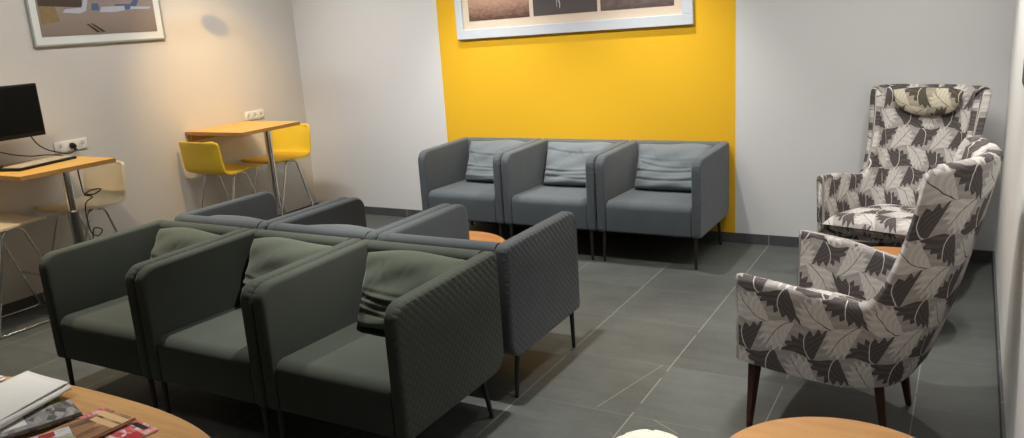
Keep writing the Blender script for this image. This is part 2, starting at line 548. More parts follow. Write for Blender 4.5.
chair_row('blue', bx, -.367, 0, lb, GB, [dict(seed=3, dx=.02), dict(seed=8, rzdeg=2), dict(seed=21, dx=.0)], .716)
chair_row('green', cx, -3.195, 0, lc, GC, [dict(seed=5, rzdeg=-2, dx=.02), dict(seed=12, dx=.02), dict(seed=30, rzdeg=2, dx=.03)])
chair_row('slate', [1.958, 2.657, 3.356], -2.432, PI, ld, GD, [dict(seed=41, z0=.41, h=.325, dx=-.02, rzdeg=3), dict(seed=55, z0=.41, h=.325, dx=-.02, rzdeg=3), dict(seed=60, h=.28)])
for c, colour, kw in kids:
    make_cushion(c, mat=FAB[colour][2], **kw)

# ------------------------------------------------------------------ leaf-print wing chairs
def catmull(P, n):
    out = []
    for i in range(len(P) - 1):
        p0 = P[max(0, i - 1)]; p1 = P[i]; p2 = P[i + 1]; p3 = P[min(len(P) - 1, i + 2)]
        for k in range(n):
            u = k / n
            out.append([.5 * (2 * b + (c - a) * u + (2 * a - 5 * b + 4 * c - d) * u * u + (3 * b - 3 * c + d - a) * u ** 3) for a, b, c, d in zip(p0, p1, p2, p3)])
    out.append(list(P[-1]))
    return out

def make_wing_chair(label, loc, rz):
    """local: front edge of the arms at y=0, chair runs back to +y, x across"""
    t = thing('wing_chair', label, 'armchair', loc, rz, None)
    half = [  # bottom a,b   top a,b   height of rim
        (0.00, .352, 0.00, .385, .655), (.15, .345, .15, .388, .640), (.30, .32, .31, .378, .615),
        (.395, .288, .450, .362, .594), (.432, .268, .505, .358, .612), (.458, .25, .552, .354, .69), (.482, .232, .590, .348, .82),
        (.498, .218, .615, .344, .97), (.508, .206, .628, .341, 1.08), (.518, .194, .646, .337, 1.104), (.533, .165, .695, .305, 1.108),
        (.545, .125, .735, .238, 1.110), (.556, .065, .776, .12, 1.108), (.56, 0, .792, 0, 1.106)]
    left = [(a, b, c, d, e) for a, b, c, d, e in half]
    right = [(a, -b, c, -d, e) for a, b, c, d, e in half[:-1]][::-1]
    cols = catmull(left + right, 5)
    Z0 = .25
    def outer(c, z):
        f = max(0, (z - Z0) / .85); f = f ** .70
        return Vector((c[1] + (c[3] - c[1]) * f, c[0] + (c[2] - c[0]) * f))
    N = len(cols)
    def normal(i, z):
        a = outer(cols[max(0, i - 1)], z); b = outer(cols[min(N - 1, i + 1)], z)
        d = (b - a).normalized()
        n = Vector((-d.y, d.x))
        cen = Vector((0, .25))
        if n.dot(cen - outer(cols[i], z)) < 0: n = -n
        return n
    K = 14
    vs, fs, uv = [], [], []
    ring_len = None
    arc = 0
    for i, c in enumerate(cols):
        if i:
            arc += (outer(c, .6) - outer(cols[i - 1], .6)).length
        zt = c[4]
        backness = max(0, min(1, (c[2] - .45) / .2))
        th = .048 + .018 * backness
        r = th / 2
        zi = .33
        loop = []
        for k in range(K):
            zb = Z0 + .05 * max(0, 1 - c[2] / .42)
            z = zb + (zt - r - zb) * k / (K - 1)
            p = outer(c, z); loop.append((p.x, p.y, z, z))
        n = normal(i, zt - r)
        p0 = outer(c, zt - r)
        for k in range(1, 6):
            an = PI * k / 6  # rim
            p = p0 + n * (r - r * math.cos(an)); z = zt - r + r * math.sin(an)
            loop.append((p.x, p.y, z, z if k < 4 else 2.2 - z))
        for k in range(K):
            z = (zt - r) + (zi - (zt - r)) * k / (K - 1)
            n2 = normal(i, z)
            p = outer(c, z) + n2 * th * (1 + .25 * backness * (1 - k / K))
            loop.append((p.x, p.y, z, 2.2 - z))
        ring_len = len(loop)
        for x, y, z, v in loop:
            vs.append((x, y, z)); uv.append((arc, v))
    for i in range(N - 1):
        for k in range(ring_len):
            k2 = (k + 1) % ring_len
            fs.append((i * ring_len + k, (i + 1) * ring_len + k, (i + 1) * ring_len + k2, i * ring_len + k2))
    # the upright front faces of the two arms, a little rounded
    for end, s in ((0, 1), (N - 1, -1)):
        b = end * ring_len
        base = len(vs)
        loop = [vs[b + k] for k in range(ring_len)]
        cxm = sum(p[0] for p in loop) / ring_len
        for p, q in zip(loop, uv[b:b + ring_len]):
            vs.append((cxm + (p[0] - cxm) * .62, p[1] - .014, .30 + (p[2] - .30) * .975 + .004))
            uv.append((p[0] + 1.3, p[2]))
        for k in range(ring_len):
            k2 = (k + 1) % ring_len
            fs.append((b + k, b + k2, base + k2, base + k))
        fs.append(tuple(base + k for k in range(ring_len)))
    o = mesh_obj('shell', vs, fs, M_leaf, t, True, uv)
    o.data.set_sharp_from_angle(angle=math.radians(70))
    # front rail and underside
    bm = bmesh.new()
    pts = [outer(c, Z0) + normal(i, Z0) * .012 for i, c in enumerate(cols)]
    top = [bm.verts.new((p.x, p.y + .012, .325)) for p in pts]; bot = [bm.verts.new((p.x, p.y + .012, .292)) for p in pts]
    bm.faces.new(top); bm.faces.new(bot[::-1])
    for i in range(N):
        k = (i + 1) % N
        bm.faces.new((bot[i], bot[k], top[k], top[i]))
    l = bm.loops.layers.uv.new('UVMap')
    for f in bm.faces:
        for lp in f.loops: lp[l].uv = (lp.vert.co.x + .03, lp.vert.co.z + .05 + lp.vert.co.y * .3)
    bm_obj('seat_base', bm, M_leaf, t, smooth=False)
    # loose seat cushion, domed, bowed front edge
    vs, fs, uv = [], [], []
    nu, nv = 28, 24
    for side in (1, -1):
        b = len(vs)
        for jv in range(nv + 1):
            for iu in range(nu + 1):
                u = iu / nu * 2 - 1; v = jv / nv
                wd = .312 - .135 * max(0, v - .35) / .65
                x = u * wd; y = -.035 + v * .52
                y -= .022 * (1 - u * u) * (1 - v)
                k = max(0, (1 - abs(u) ** 7)) ** .5 * max(0, (1 - abs(2 * v - 1) ** 9)) ** .5
                z = .372 + side * k * .05 + (.02 * (1 - u * u) * math.sin(PI * min(1, v + .1)) if side > 0 else 0)
                if k < .55: y += 0
                vs.append((x, y, z)); uv.append((x + .5, (y if side > 0 else -.04 - (y)) + (0.05 if side > 0 else 0)))
        for jv in range(nv):
            for iu in range(nu):
                q = b + jv * (nu + 1) + iu
                f = (q, q + 1, q + nu + 2, q + nu + 1); fs.append(f if side > 0 else f[::-1])
    mesh_obj('seat_cushion', vs, fs, M_leaf, t, True, uv)
    # tapered legs
    for sx in (-1, 1):
        for (x0, y0, x1, y1) in ((.312, .05, .325, .03), (.155, .455, .185, .505)):
            bm = bmesh.new(); add_tube(bm, [(sx * x0, y0, .32), (sx * x1, y1, 0)], .03, 4, .014)
            bmesh.ops.bevel(bm, geom=bm.edges[:], offset=.004, segments=2, affect='EDGES')
            bm_obj('leg', bm, M_dkwood, t, autosmooth=40)
    return t

ca, sa = .987, -.159
angN = math.atan2(sa, ca) - PI / 2         # local +y -> direction (ca,sa)
wn = make_wing_chair('leaf-print wing chair seen from its side and back, in front of the right wall', (4.685, -2.268, 0), angN)
angF = math.atan2(.958, .287) - PI / 2
wf = dup(wn, (4.955, -.795, 0), angF, 'leaf-print wing chair in the far right corner with a headrest pillow')
# half-moon headrest pillow on the far chair only
vs, fs, uv = [], [], []
nu, nv = 24, 14
for side in (1, -1):
    b = len(vs)
    for jv in range(nv + 1):
        for iu in range(nu + 1):
            u = iu / nu * 2 - 1; v = jv / nv
            dep = .155 * math.sqrt(max(0, 1 - abs(u) ** 2.4)) + .01
            x = u * .195; z = 1.085 - v * dep
            k = math.sqrt(max(0, 1 - u * u)) * math.sin(PI * (.12 + .88 * v) if v > 0 else .3) ** .6 if 0 <= v < 1 else 0
            yb = .705 - .33 * (1.085 - z) * .55 - .10 * (u * .195 / .26) ** 2 * 1.2
            y = yb - .02 - side * k * .038
            vs.append((x, y, z + .01 * (1 - u * u))); uv.append((x + .31, z))
    for jv in range(nv):
        for iu in range(nu):
            q = b + jv * (nu + 1) + iu
            f = (q, q + 1, q + nu + 2, q + nu + 1); fs.append(f if side > 0 else f[::-1])
hp = mesh_obj('headrest_pillow', vs, fs, M_leafh, wf, True, uv)
hp['label'] = 'yellowed half-moon headrest pillow'

# ------------------------------------------------------------------ round low tables
def round_table(label, c, R, h, mat):
    t = thing('round_coffee_table', label, 'table', (c[0], c[1], 0), 0)
    e = .022
    lathe('tabletop', [(0, h - e), (R - .02, h - e), (R - .004, h - e + .005), (R, h - e / 2), (R - .004, h - .004), (R - .01, h), (0, h)], mat, t, n=96)
    lathe('apron_ring', [(R * .62, h - e - .04), (R * .66, h - e - .04), (R * .66, h - e), (R * .62, h - e)], mat, t, n=64)
    for k in range(4):
        a = PI / 4 + k * PI / 2
        tube('leg', [(R * .6 * math.cos(a), R * .6 * math.sin(a), h - e), (R * .74 * math.cos(a), R * .74 * math.sin(a), 0)], .019, mat, t, 12, .012)
    return t
round_table('honey wood round table in the gap between the grey armchair rows', (2.62, -1.68), .375, .33, M_orange)
round_table('honey wood round table between the two leaf-print wing chairs', (5.06, -1.25), .29, .33, M_orange)
round_table('beech round table at the bottom edge, in front of the near wing chair', (5.10, -3.365), .36, .33, wood('shaded_beech_veneer', srgb(160, 118, 76), srgb(180, 138, 92)))  # darker copy of the beech, weaker light put into its colour

# big oval table with the papers
t = thing('oval_coffee_table', 'large oval beech coffee table with newspapers and magazines at bottom left', 'table', (2.68, -4.415, 0))
ZT = .42
n = 120; prof = []
def sup(a, b, k):
    th = 2 * PI * k / n; c, s = math.cos(th), math.sin(th)
    return (a * math.copysign(abs(c) ** (2 / 2.6), c), b * math.copysign(abs(s) ** (2 / 2.6), s))
bm = bmesh.new()
rings = [[bm.verts.new((*sup(.90 + d, .45 + d, k), ZT + z)) for k in range(n)] for d, z in ((-.02, -.028), (-.003, -.024), (0, -.014), (-.003, -.004), (-.01, 0))]
for a, b in zip(rings, rings[1:]):
    for k in range(n): bm.faces.new((a[k], a[(k + 1) % n], b[(k + 1) % n], b[k]))
bm.faces.new(rings[0][::-1]); bm.faces.new(rings[-1])
bm_obj('tabletop', bm, M_beech, t, autosmooth=30)
for sx in (-1, 1):
    for sy in (-1, 1):
        tube('leg', [(sx * .55, sy * .24, ZT - .028), (sx * .62, sy * .29, 0)], .024, M_beech, t, 12, .015)

# ------------------------------------------------------------------ papers on the oval table
def cover(name, cols, scale=14, seed=0, stretch=(1, 1, 1)):
    t = NT(name); v = t.coord()
    vo = t.node('ShaderNodeTexVoronoi'); vo.inputs['Scale'].default_value = scale
    mp = t.node('ShaderNodeMapping'); mp.inputs['Location'].default_value = (seed * 1.7, seed * .9, 0); mp.inputs['Scale'].default_value = stretch
    t.con(v, mp.inputs[0]); t.con(mp.outputs[0], vo.inputs['Vector'])
    sx = t.xyz(vo.outputs['Color'])[0]
    nz = t.noise(mp.outputs[0], scale * 2.4, 3)
    f = t.m1('ADD', t.m1('MULTIPLY', sx, .7), t.m1('MULTIPLY', nz, .3))
    r = t.node('ShaderNodeValToRGB'); t.con(f, r.inputs[0])
    els = r.color_ramp.elements
    while len(els) < len(cols): els.new(.5)
    for i, c in enumerate(cols):
        els[i].position = .12 + .76 * i / (len(cols) - 1); els[i].color = (*srgb(*c), 1)
    return t.set(r.outputs[0], .35)

def magazine(label, c, s, deg, z, mats, patches=(), thick=.006):
    """stapled magazine: rounded spine, slightly curled free edge; patches = (x0,y0,x1,y1,material index) printed areas"""
    w, h = s
    nx, ny = 16, 10
    vs, fs, mi = [], [], []
    def zc(x, y): return .006 * max(0, (x / w + .5)) ** 3 * (1 if y < 0 else .5)
    xs = sorted({round(-w / 2 + w * i / nx, 5) for i in range(nx + 1)} | {round(q, 5) for p in patches for q in (p[0], p[2])})
    ys = sorted({round(-h / 2 + h * i / ny, 5) for i in range(ny + 1)} | {round(q, 5) for p in patches for q in (p[1], p[3])})
    for lev in (0, 1):
        for y in ys:
            for x in xs:
                vs.append((x, y, (thick if lev else 0) + zc(x, y)))
    A = len(xs) * len(ys)
    for j in range(len(ys) - 1):
        for i in range(len(xs) - 1):
            q = j * len(xs) + i
            fs.append((q, q + len(xs), q + len(xs) + 1, q + 1)); mi.append(0)
            q += A
            mx, my = (xs[i] + xs[i + 1]) / 2, (ys[j] + ys[j + 1]) / 2
            m = 0
            for x0, y0, x1, y1, k in patches:
                if x0 < mx < x1 and y0 < my < y1: m = k
            fs.append((q, q + 1, q + len(xs) + 1, q + len(xs))); mi.append(m)
    rim = [(i, 0) for i in range(len(xs))] + [(len(xs) - 1, j) for j in range(1, len(ys))] + [(i, len(ys) - 1) for i in range(len(xs) - 2, -1, -1)] + [(0, j) for j in range(len(ys) - 2, 0, -1)]
    for a, b in zip(rim, rim[1:] + rim[:1]):
        qa = a[1] * len(xs) + a[0]; qb = b[1] * len(xs) + b[0]
        fs.append((qa, qb, qb + A, qa + A)); mi.append(0)
    o = mesh_obj('magazine', vs, fs, mats, None, True, None, mi, (c[0], c[1], z), (0, 0, math.radians(deg)))
    o.data.set_sharp_from_angle(angle=math.radians(40))
    return tag(o, label, 'magazine', 'magazines on the oval table')
M_grey = cover('grey_photo_cover', [(70, 68, 68), (120, 118, 118), (176, 174, 172), (104, 100, 98)], 22, 1, (1, 2.2, 1))
M_greenc = cover('green_leaf_cover', [(52, 66, 30), (112, 134, 62), (176, 190, 120), (210, 206, 180)], 26, 2)
M_food = cover('baked_food_photo', [(92, 66, 48), (150, 106, 70), (206, 160, 112), (120, 84, 60)], 12, 3, (2.5, .8, 1))
M_bread = plain('pale_crust_photo', srgb(226, 190, 140), .4, var=.12, scale=30)
M_redc = cover('red_pink_cover', [(186, 44, 52), (232, 120, 122), (240, 224, 220), (70, 40, 48)], 30, 4, (1, 2, 1))
M_lil = cover('lilac_white_cover', [(120, 104, 150), (206, 200, 216), (238, 236, 238), (90, 84, 120)], 22, 5)
M_lime = plain('pale_green_disc', srgb(186, 204, 132), .4, var=.1, scale=40)
M_red = plain('red_print', srgb(196, 40, 56), .4)
M_ink = plain('black_print', srgb(36, 30, 34), .4)
magazine('green-covered magazine mostly hidden under the folded newspaper', (2.515, -4.20), (.17, .26), -16, ZT + .0005, [M_greenc, M_paper], [(.05, .03, .085, .13, 1)])
magazine('magazine with a grey photo cover beside the folded newspaper', (2.655, -4.235), (.175, .27), -20, ZT + .013, [M_grey, M_paper, M_ink], [(-.0875, -.135, .02, -.02, 1), (.062, -.135, .0875, .135, 2)])
magazine('red and pink magazine nearest the right end of the oval table', (3.005, -4.20), (.17, .25), -8, ZT + .0005, [M_redc, M_red, M_ink], [(.03, .02, .085, .08, 1), (-.03, .095, .05, .115, 2)])
magazine('magazine with a baked food photo, overlapping the red one', (2.885, -4.205), (.195, .255), -4, ZT + .013, [M_food, M_bread, M_ink, M_redc], [(-.07, .085, .0975, .112, 1), (-.05, .05, .0975, .075, 1), (-.0975, .04, -.07, .1275, 3), (.09, -.1275, .0975, .1275, 2)])
mg = magazine('lilac and white magazine with a pale green disc, bottom edge', (2.875, -4.38), (.19, .26), -24, ZT + .0255, [M_lil, M_red, M_paper], [(-.09, .04, -.05, .085, 1)])
bm = bmesh.new(); add_lathe(bm, [(0, .0082), (.036, .0078), (.037, .0066), (0, .0066)], (.012, .098, 0), 32)
d = bm_obj('cover_disc', bm, M_lime, mg); d['label'] = 'pale green disc printed on the cover'

# folded newspaper: a stack of broadsheet layers that wraps round at its fold
def newspaper(name, label, quad, z, layers, gap, group=None):
    bl, br, tr, tl = [Vector((*q, 0)) for q in quad]
    bm = bmesh.new()
    o0 = (bl + br + tr + tl) / 4
    nx, ny = 14, 8
    for L in range(layers):
        ins = .006 * (layers - 1 - L) * (1 if L % 2 else .4)
        g = []
        for j in range(ny + 1):
            row = []
            for i in range(nx + 1):
                u, v = i / nx, j / ny
                uu = ins + u * (1 - 2 * ins); 
                p = (bl * (1 - uu) + br * uu) * (1 - v) + (tl * (1 - uu) + tr * uu) * v - o0
                zz = z + gap * (L + .3) + .006 * math.sin(3 * u + 2 * v + L * .6) * u * L / layers
                row.append(bm.verts.new((p.x, p.y, zz)))
            g.append(row)
        for j in range(ny):
            for i in range(nx): bm.faces.new((g[j][i], g[j][i + 1], g[j + 1][i + 1], g[j + 1][i]))
    # rounded fold along the right side
    k = 8; zt, zb = z + gap * (layers - .7), z + gap * .3
    prev = None
    for j in range(ny + 1):
        v = j / ny; p = br * (1 - v) + tr * v - o0; out = ((br - bl).normalized())
        ring = []
        for a in range(k + 1):
            th = PI * a / k - PI / 2; r = (zt - zb) / 2
            ring.append(bm.verts.new(p + out * (r * math.cos(th) * 1.1) + Vector((0, 0, (zt + zb) / 2 + r * math.sin(th) + (.004 * math.sin(3 + 2 * v) if a > k / 2 else 0)))))
        if prev:
            for a in range(k): bm.faces.new((prev[a], ring[a], ring[a + 1], prev[a + 1]))
        prev = ring
    o = bm_obj(name, bm, M_paper, None, True, (o0.x, o0.y, 0))
    sol = o.modifiers.new('paper', 'SOLIDIFY'); sol.thickness = .0006
    return tag(o, label, 'newspaper', group)
newspaper('newspaper', 'white folded newspaper lying on the oval table at bottom left', [(2.33, -4.40), (2.635, -4.385), (2.56, -4.04), (2.285, -4.03)], ZT + .0255, 6, .005)
o = newspaper('newspaper', 'small white paper at the far left end of the oval table', [(1.98, -4.16), (2.15, -4.14), (2.16, -4.055), (2.00, -4.06)], ZT + .001, 4, .005)

# small cream pouf at the bottom edge
t = thing('round_pouf', 'small round cream-white pouf just showing at the bottom edge', 'pouf', (4.535, -3.395, 0))
bm = bmesh.new()
pr = [(0, 0), (.10, 0), (.125, .012), (.14, .08), (.145, .17), (.14, .26), (.122, .305), (.09, .325), (.05, .336), (.02, .336), (0, .330)]
add_lathe(bm, pr, n=64)
for v in bm.verts:
    r = math.hypot(v.co.x, v.co.y); a = math.atan2(v.co.y, v.co.x)
    if v.co.z > .2 and r > .01: v.co.z -= .006 * max(0, math.cos(a * 7)) ** 6 * min(1, r / .1)
bm_obj('cover', bm, M_pouf, t)
bm = bmesh.new(); add_tube(bm, [(.137 * math.cos(k * 2 * PI / 48), .137 * math.sin(k * 2 * PI / 48), .272) for k in range(48)], .005, 8, closed=True)
bm_obj('piping', bm, M_pouf, t)

# ------------------------------------------------------------------ wall desks
def make_desk(label, y0, y1, sleeve):
    yc = (y0 + y1) / 2
    t = thing('wall_table', label, 'table', (0, yc, 0), 0, 'wall tables with chrome legs')
    hy = (y1 - y0) / 2
    bm = bmesh.new(); add_box(bm, (.319, 0, .941), (.633, 2 * hy, .028), .0025, 2)
    for f in bm.faces:
        if abs(f.normal.z) < .6: f.material_index = 1
    bm_obj('tabletop', bm, [M_desk, M_deskedge], t, smooth=False)
    box('wall_cleat', (.022, 0, .90), (.034, 2 * hy - .06, .052), M_deskedge, t, .003, 2)
    lathe('pole', [(0, .93), (.05, .93), (.05, .924), (.0265, .922), (.0265, .30), (0, .30)], M_chrome, t, (.575, 0, 0), 28)
    lathe('pole_sleeve', [(.0267, sleeve), (.033, sleeve - .005), (.034, .02), (0, .02)], M_chromed, t, (.575, 0, 0), 28)
    lathe('foot_plate', [(0, .022), (.03, .022), (.13, .012), (.145, .006), (.145, 0), (0, 0)], M_chrome, t, (.575, 0, 0), 40)
    return t
make_desk('oak wall table carrying the monitor and keyboard', -3.0066, -2.396, .68)
make_desk('oak wall table between the two yellow stools', -1.3488, -.7359, .2)

# ------------------------------------------------------------------ bar stools
def make_stool(mat, label, loc, rz, group):
    t = thing('bar_stool', label, 'stool', loc, rz, group)
    # side profile front -> back top, (y,z); stool faces -y
    ctrl = [(-.195, .628), (-.18, .638), (-.10, .640), (0, .634), (.09, .630), (.15, .640), (.185, .672), (.205, .73), (.222, .80), (.236, .86), (.243, .895)]
    prof = catmull([list(p) for p in ctrl], 5)
    nx = 18; vs, fs = [], []
    L = len(prof)
    for i, (y, z) in enumerate(prof):
        s = i / (L - 1)
        hw = .213 + .004 * math.sin(PI * s)
        e = min(i, L - 1 - i) / 4.0
        if e < 1: hw -= .045 * (1 - math.sqrt(max(0, 1 - (1 - e) ** 2)))
        for k in range(nx + 1):
            u = k / nx * 2 - 1
            dish = .014 * u * u
            if z < .66: vs.append((u * hw, y, z + dish * (1 - s)))
            else: vs.append((u * hw, y - .03 * u * u * min(1, (z - .64) * 5), z))
    for i in range(L - 1):
        for k in range(nx):
            q = i * (nx + 1) + k
            fs.append((q, q + 1, q + nx + 2, q + nx + 1))
    o = mesh_obj('seat_shell', vs, fs, mat, t)
    so = o.modifiers.new('thick', 'SOLIDIFY'); so.thickness = .016; so.offset = 0
    be = o.modifiers.new('soft', 'BEVEL'); be.width = .005; be.segments = 2
    for sx in (-1, 1):
        pth = round_path([(sx * .14, -.02, .622), (sx * .163, -.06, .612), (sx * .192, -.265, .010), (sx * .192, .22, .010), (sx * .163, .055, .612), (sx * .14, .0, .622)], .035)
        tube('leg_frame', pth, .009, M_chrome, t, 10)
    tube('footrest', [(-.179, -.178, .265), (.179, -.178, .265)], .008, M_chrome, t, 10)
    bm = bmesh.new()
    for y in (-.03, .03): add_box(bm, (0, y, .619), (.29, .022, .008), .002, 2)
    bm_obj('seat_bracket', bm, M_chrome, t, autosmooth=40)
    return t
GS = 'low-backed stools at the wall tables'
sy = make_stool(M_yseat, 'yellow stool with its back to us at the near side of the socket-wall table', (.255, -1.235, 0), PI, GS)
dup(sy, (.295, -.715, 0), 0, 'yellow stool at the far side of the wall table, nearest the corner', GS)
sc = make_stool(M_cseat, 'cream stool tucked behind the computer table, backrest showing', (.268, -2.455, 0), 0, GS)
dup(sc, (.235, -2.99, 0), PI, 'cream stool cut by the left edge, only its seat and legs showing', GS)

# ------------------------------------------------------------------ computer
t = thing('computer_monitor', 'black flat monitor standing on the wall table at the left edge', 'monitor', (.2, -2.84, .955))
bm = bmesh.new(); add_box(bm, (.03, 0, .335), (.03, .53, .325), .006, 3)
bm_obj('casing', bm, M_black, t, autosmooth=40)
box('screen', (.0462, 0, .342), (.002, .506, .285), M_screen, t)
box('rear_housing', (.0, 0, .33), (.04, .30, .2), M_black, t, .012, 3)
tube('stand_neck', [(-.115, -.03, .008), (-.10, -.02, .15), (-.03, 0, .30), (0, 0, .33)], .022, M_black, t, 12)
lathe('stand_base', [(0, .014), (.02, .014), (.065, .01), (.072, .004), (.072, 0), (0, 0)], M_black, t, (-.115, -.03, 0))
t = thing('computer_keyboard', 'dark keyboard with worn grey keys on the wall table', 'keyboard', (.305, -2.695, .955), math.radians(13))
bm = bmesh.new(); add_box(bm, (0, 0, .008), (.165, .44, .016), .004, 2)
bm_obj('base', bm, M_black, t, autosmooth=40)
bm = bmesh.new()
for r in range(6):
    nk = 20 if r < 5 else 9
    for k in range(nk):
        wk = .40 / nk
        add_box(bm, (-.062 + r * .0243, -.205 + .02 * 0 + wk * (k + .5) + .005, .018), (.0195, wk - .003, .007), .0015, 1)
kk = bm_obj('keys', bm, M_key, t, smooth=False); kk['kind'] = 'stuff'
# cables
def cable(name, label, pts, r=.0035):
    P = [tuple(p) for p in catmull([list(p) for p in pts], 8)]
    o = tube(name, P, r, M_black, None, 8)
    return tag(o, label, 'cable')
cable('keyboard_cable', 'thin black cable looping under the monitor to the keyboard', [(.17, -2.92, 1.10), (.17, -2.80, 1.04), (.16, -2.66, 1.0), (.16, -2.56, .99), (.17, -2.48, .975), (.2, -2.46, .962)])
cable('monitor_cable', 'black cable running from the monitor down to the wall socket', [(.18, -2.64, 1.13), (.165, -2.60, 1.07), (.14, -2.53, 1.02), (.11, -2.44, .985), (.09, -2.38, .965), (.07, -2.33, .962), (.05, -2.29, .975), (.032, -2.285, 1.0)], .004)
cable('hanging_cable', 'loose bundle of black cable hanging behind the chrome pole', [(.515, -2.585, .93), (.515, -2.58, .80), (.515, -2.57, .755), (.53, -2.52, .74), (.52, -2.46, .76), (.51, -2.52, .765), (.51, -2.57, .745), (.525, -2.53, .725), (.515, -2.58, .68), (.515, -2.58, .52), (.52, -2.54, .47), (.515, -2.50, .50), (.51, -2.55, .52), (.515, -2.575, .44)], .004)
t = thing('power_plug', 'black power plug in the wall socket above the computer table', 'plug', (.014, -2.28, 1.0))
lathe('plug_body', [(0, 0), (.020, 0), (.020, .012), (.013, .03), (.006, .045), (0, .045)], M_black, t, n=20).rotation_euler = (0, PI / 2, 0)
lathe('cord_grip', [(.007, .02), (.007, .05), (0, .05)], M_black, t, n=12).rotation_euler = (0, PI / 2 + .5, 0)

def sockets(label, y0, y1, zc, filled=()):
    t = thing('wall_socket', label, 'socket', (0, (y0 + y1) / 2, zc), 0, 'triple wall sockets')
    wy = y1 - y0
    box('face_plate', (.005, 0, 0), (.010, wy, .074), M_white, t, .003, 2)
    for k in range(3):
        yc = -wy / 2 + wy * (k + .5) / 3
        bm = bmesh.new()
        add_lathe(bm, [(.024, 0), (.024, .003), (.020, .003), (.018, -.001), (0, -.001)], (0, 0, 0), 24)
        s = bm_obj('socket_well', bm, M_white, t, autosmooth=40, loc=(.0105, yc, 0), rot=(0, PI / 2, 0))
        bm = bmesh.new()
        for q in (-1, 1): add_lathe(bm, [(.0035, 0), (.0035, .0006), (0, .0006)], (0, q * .0095, 0), 10)
        add_box(bm, (0.0, 0, .0002), (.030, .004, .0008))
        h = bm_obj('contact_holes', bm, M_hole, s, smooth=False)
    return t
sockets('white triple socket on the wall above the computer table', -2.40, -2.165, 1.004)
sockets('white triple socket on the wall above the yellow-stool table', -.722, -.512, .99)

# ------------------------------------------------------------------ pictures
def art_mat(name, bands, scale, stretch, nz=.35):
    """vertical gradient with rough streaks: bands = [(height 0..1, colour)]"""
    t = NT(name); g = t.coord('Generated')
    x, y, z = t.xyz(g)
    n = t.noise(t.scalev(t.coord(), stretch), scale, 5, .65)
    f = t.m1('ADD', z, t.m1('MULTIPLY', t.m1('SUBTRACT', n, .5), nz))
    r = t.node('ShaderNodeValToRGB'); t.con(f, r.inputs[0])
    els = r.color_ramp.elements
    while len(els) < len(bands): els.new(.5)
    for e, (p, c) in zip(els, bands): e.position = p; e.color = (*srgb(*c), 1)
    return t.set(r.outputs[0], .35)

# large triptych on the yellow wall
t = thing('framed_picture', 'wide framed picture of three dusky photos on the yellow wall', 'picture', (2.714, 0, 1.523))
t.rotation_euler = (0, -.0115, 0)
X0, X1, PH = -.959, .959, .78
bm = bmesh.new()
def bar(bm, x0, x1, z0, z1, d=.032): add_box(bm, ((x0 + x1) / 2, -d / 2 - .002, (z0 + z1) / 2), (x1 - x0, d, z1 - z0), .002, 1)
bar(bm, X0, X1, 0, .072); bar(bm, X0, X1, PH - .072, PH); bar(bm, X0, X0 + .062, .072, PH - .072); bar(bm, X1 - .076, X1, .072, PH - .072)
bm_obj('frame', bm, M_frame, t, smooth=False)
box('mount', ((X0 + X1) / 2, -.012, PH / 2), (X1 - X0 - .1, .008, PH - .12), M_mat, t)
M_a1 = art_mat('dusk_field_photo', [(0, (78, 58, 50)), (.12, (128, 98, 84)), (.3, (176, 142, 122)), (1, (190, 160, 150))], 30, (1, 1, 2))
M_a2 = art_mat('dark_storm_photo', [(0, (84, 76, 74)), (.3, (74, 72, 76)), (1, (92, 92, 100))], 8, (1, 1, 2))
M_a3 = art_mat('dark_heath_photo', [(0, (84, 72, 70)), (.2, (112, 98, 94)), (.45, (78, 70, 72)), (1, (150, 140, 140))], 16, (1, 1, 2), .5)
M_bolt = plain('pale_lightning_print', srgb(200, 196, 196), .4)
for nm, a, b, m in (('left_photo', -.842, -.303, M_a1), ('centre_photo', -.268, .253, M_a2), ('right_photo', .279, .825, M_a3)):
    ph = box('photo_print', ((a + b) / 2, -.017, (.136 + .65) / 2), (b - a, .003, .514), m, t)
    if m is M_a2:
        bm = bmesh.new()
        add_tube(bm, [(-.075, -.019, .60), (-.078, -.019, .40), (-.066, -.019, .26), (-.07, -.019, .19)], .004, 6)
        add_tube(bm, [(-.052, -.019, .24), (-.044, -.019, .21), (-.046, -.019, .18)], .004, 6)
        bo = bm_obj('lightning_streak', bm, M_bolt, ph)
# airport picture on the left wall
t = thing('framed_picture', 'framed airfield photo with parked aircraft on the left wall', 'picture', (0, -1.896, 1.668))
bm = bmesh.new(); HY = .504; PH = .72
for y0, y1, z0, z1 in ((-HY, HY, 0, .012), (-HY, HY, PH - .012, PH), (-HY, -HY + .012, .012, PH - .012), (HY - .012, HY, .012, PH - .012)):
    add_box(bm, (.012, (y0 + y1) / 2, (z0 + z1) / 2), (.024, y1 - y0, z1 - z0), .001, 1)
bm_obj('frame', bm, plain('thin_aluminium_frame', srgb(176, 178, 174), .35, .5), t, smooth=False)
box('mount', (.009, 0, PH / 2), (.012, 2 * HY - .02, PH - .02), M_fwhite, t)
M_air = art_mat('airfield_tarmac_photo', [(0, (130, 118, 108)), (.18, (142, 128, 120)), (.36, (150, 136, 128)), (.42, (120, 118, 128)), (.6, (86, 92, 110)), (1, (150, 170, 200))], 12, (1, 3, 6), .12)
pr = box('photo_print', (.0165, 0, (.062 + .66) / 2), (.002, .884, .598), M_air, t)
M_pw = plain('aircraft_white_print', srgb(178, 182, 194), .4)
M_pb = plain('aircraft_blue_print', srgb(80, 96, 130), .4)
M_bld = plain('terminal_dark_print', srgb(70, 60, 52), .4, var=.3, scale=90)
M_och = plain('ochre_ground_print', srgb(134, 114, 80), .4, var=.2, scale=30)
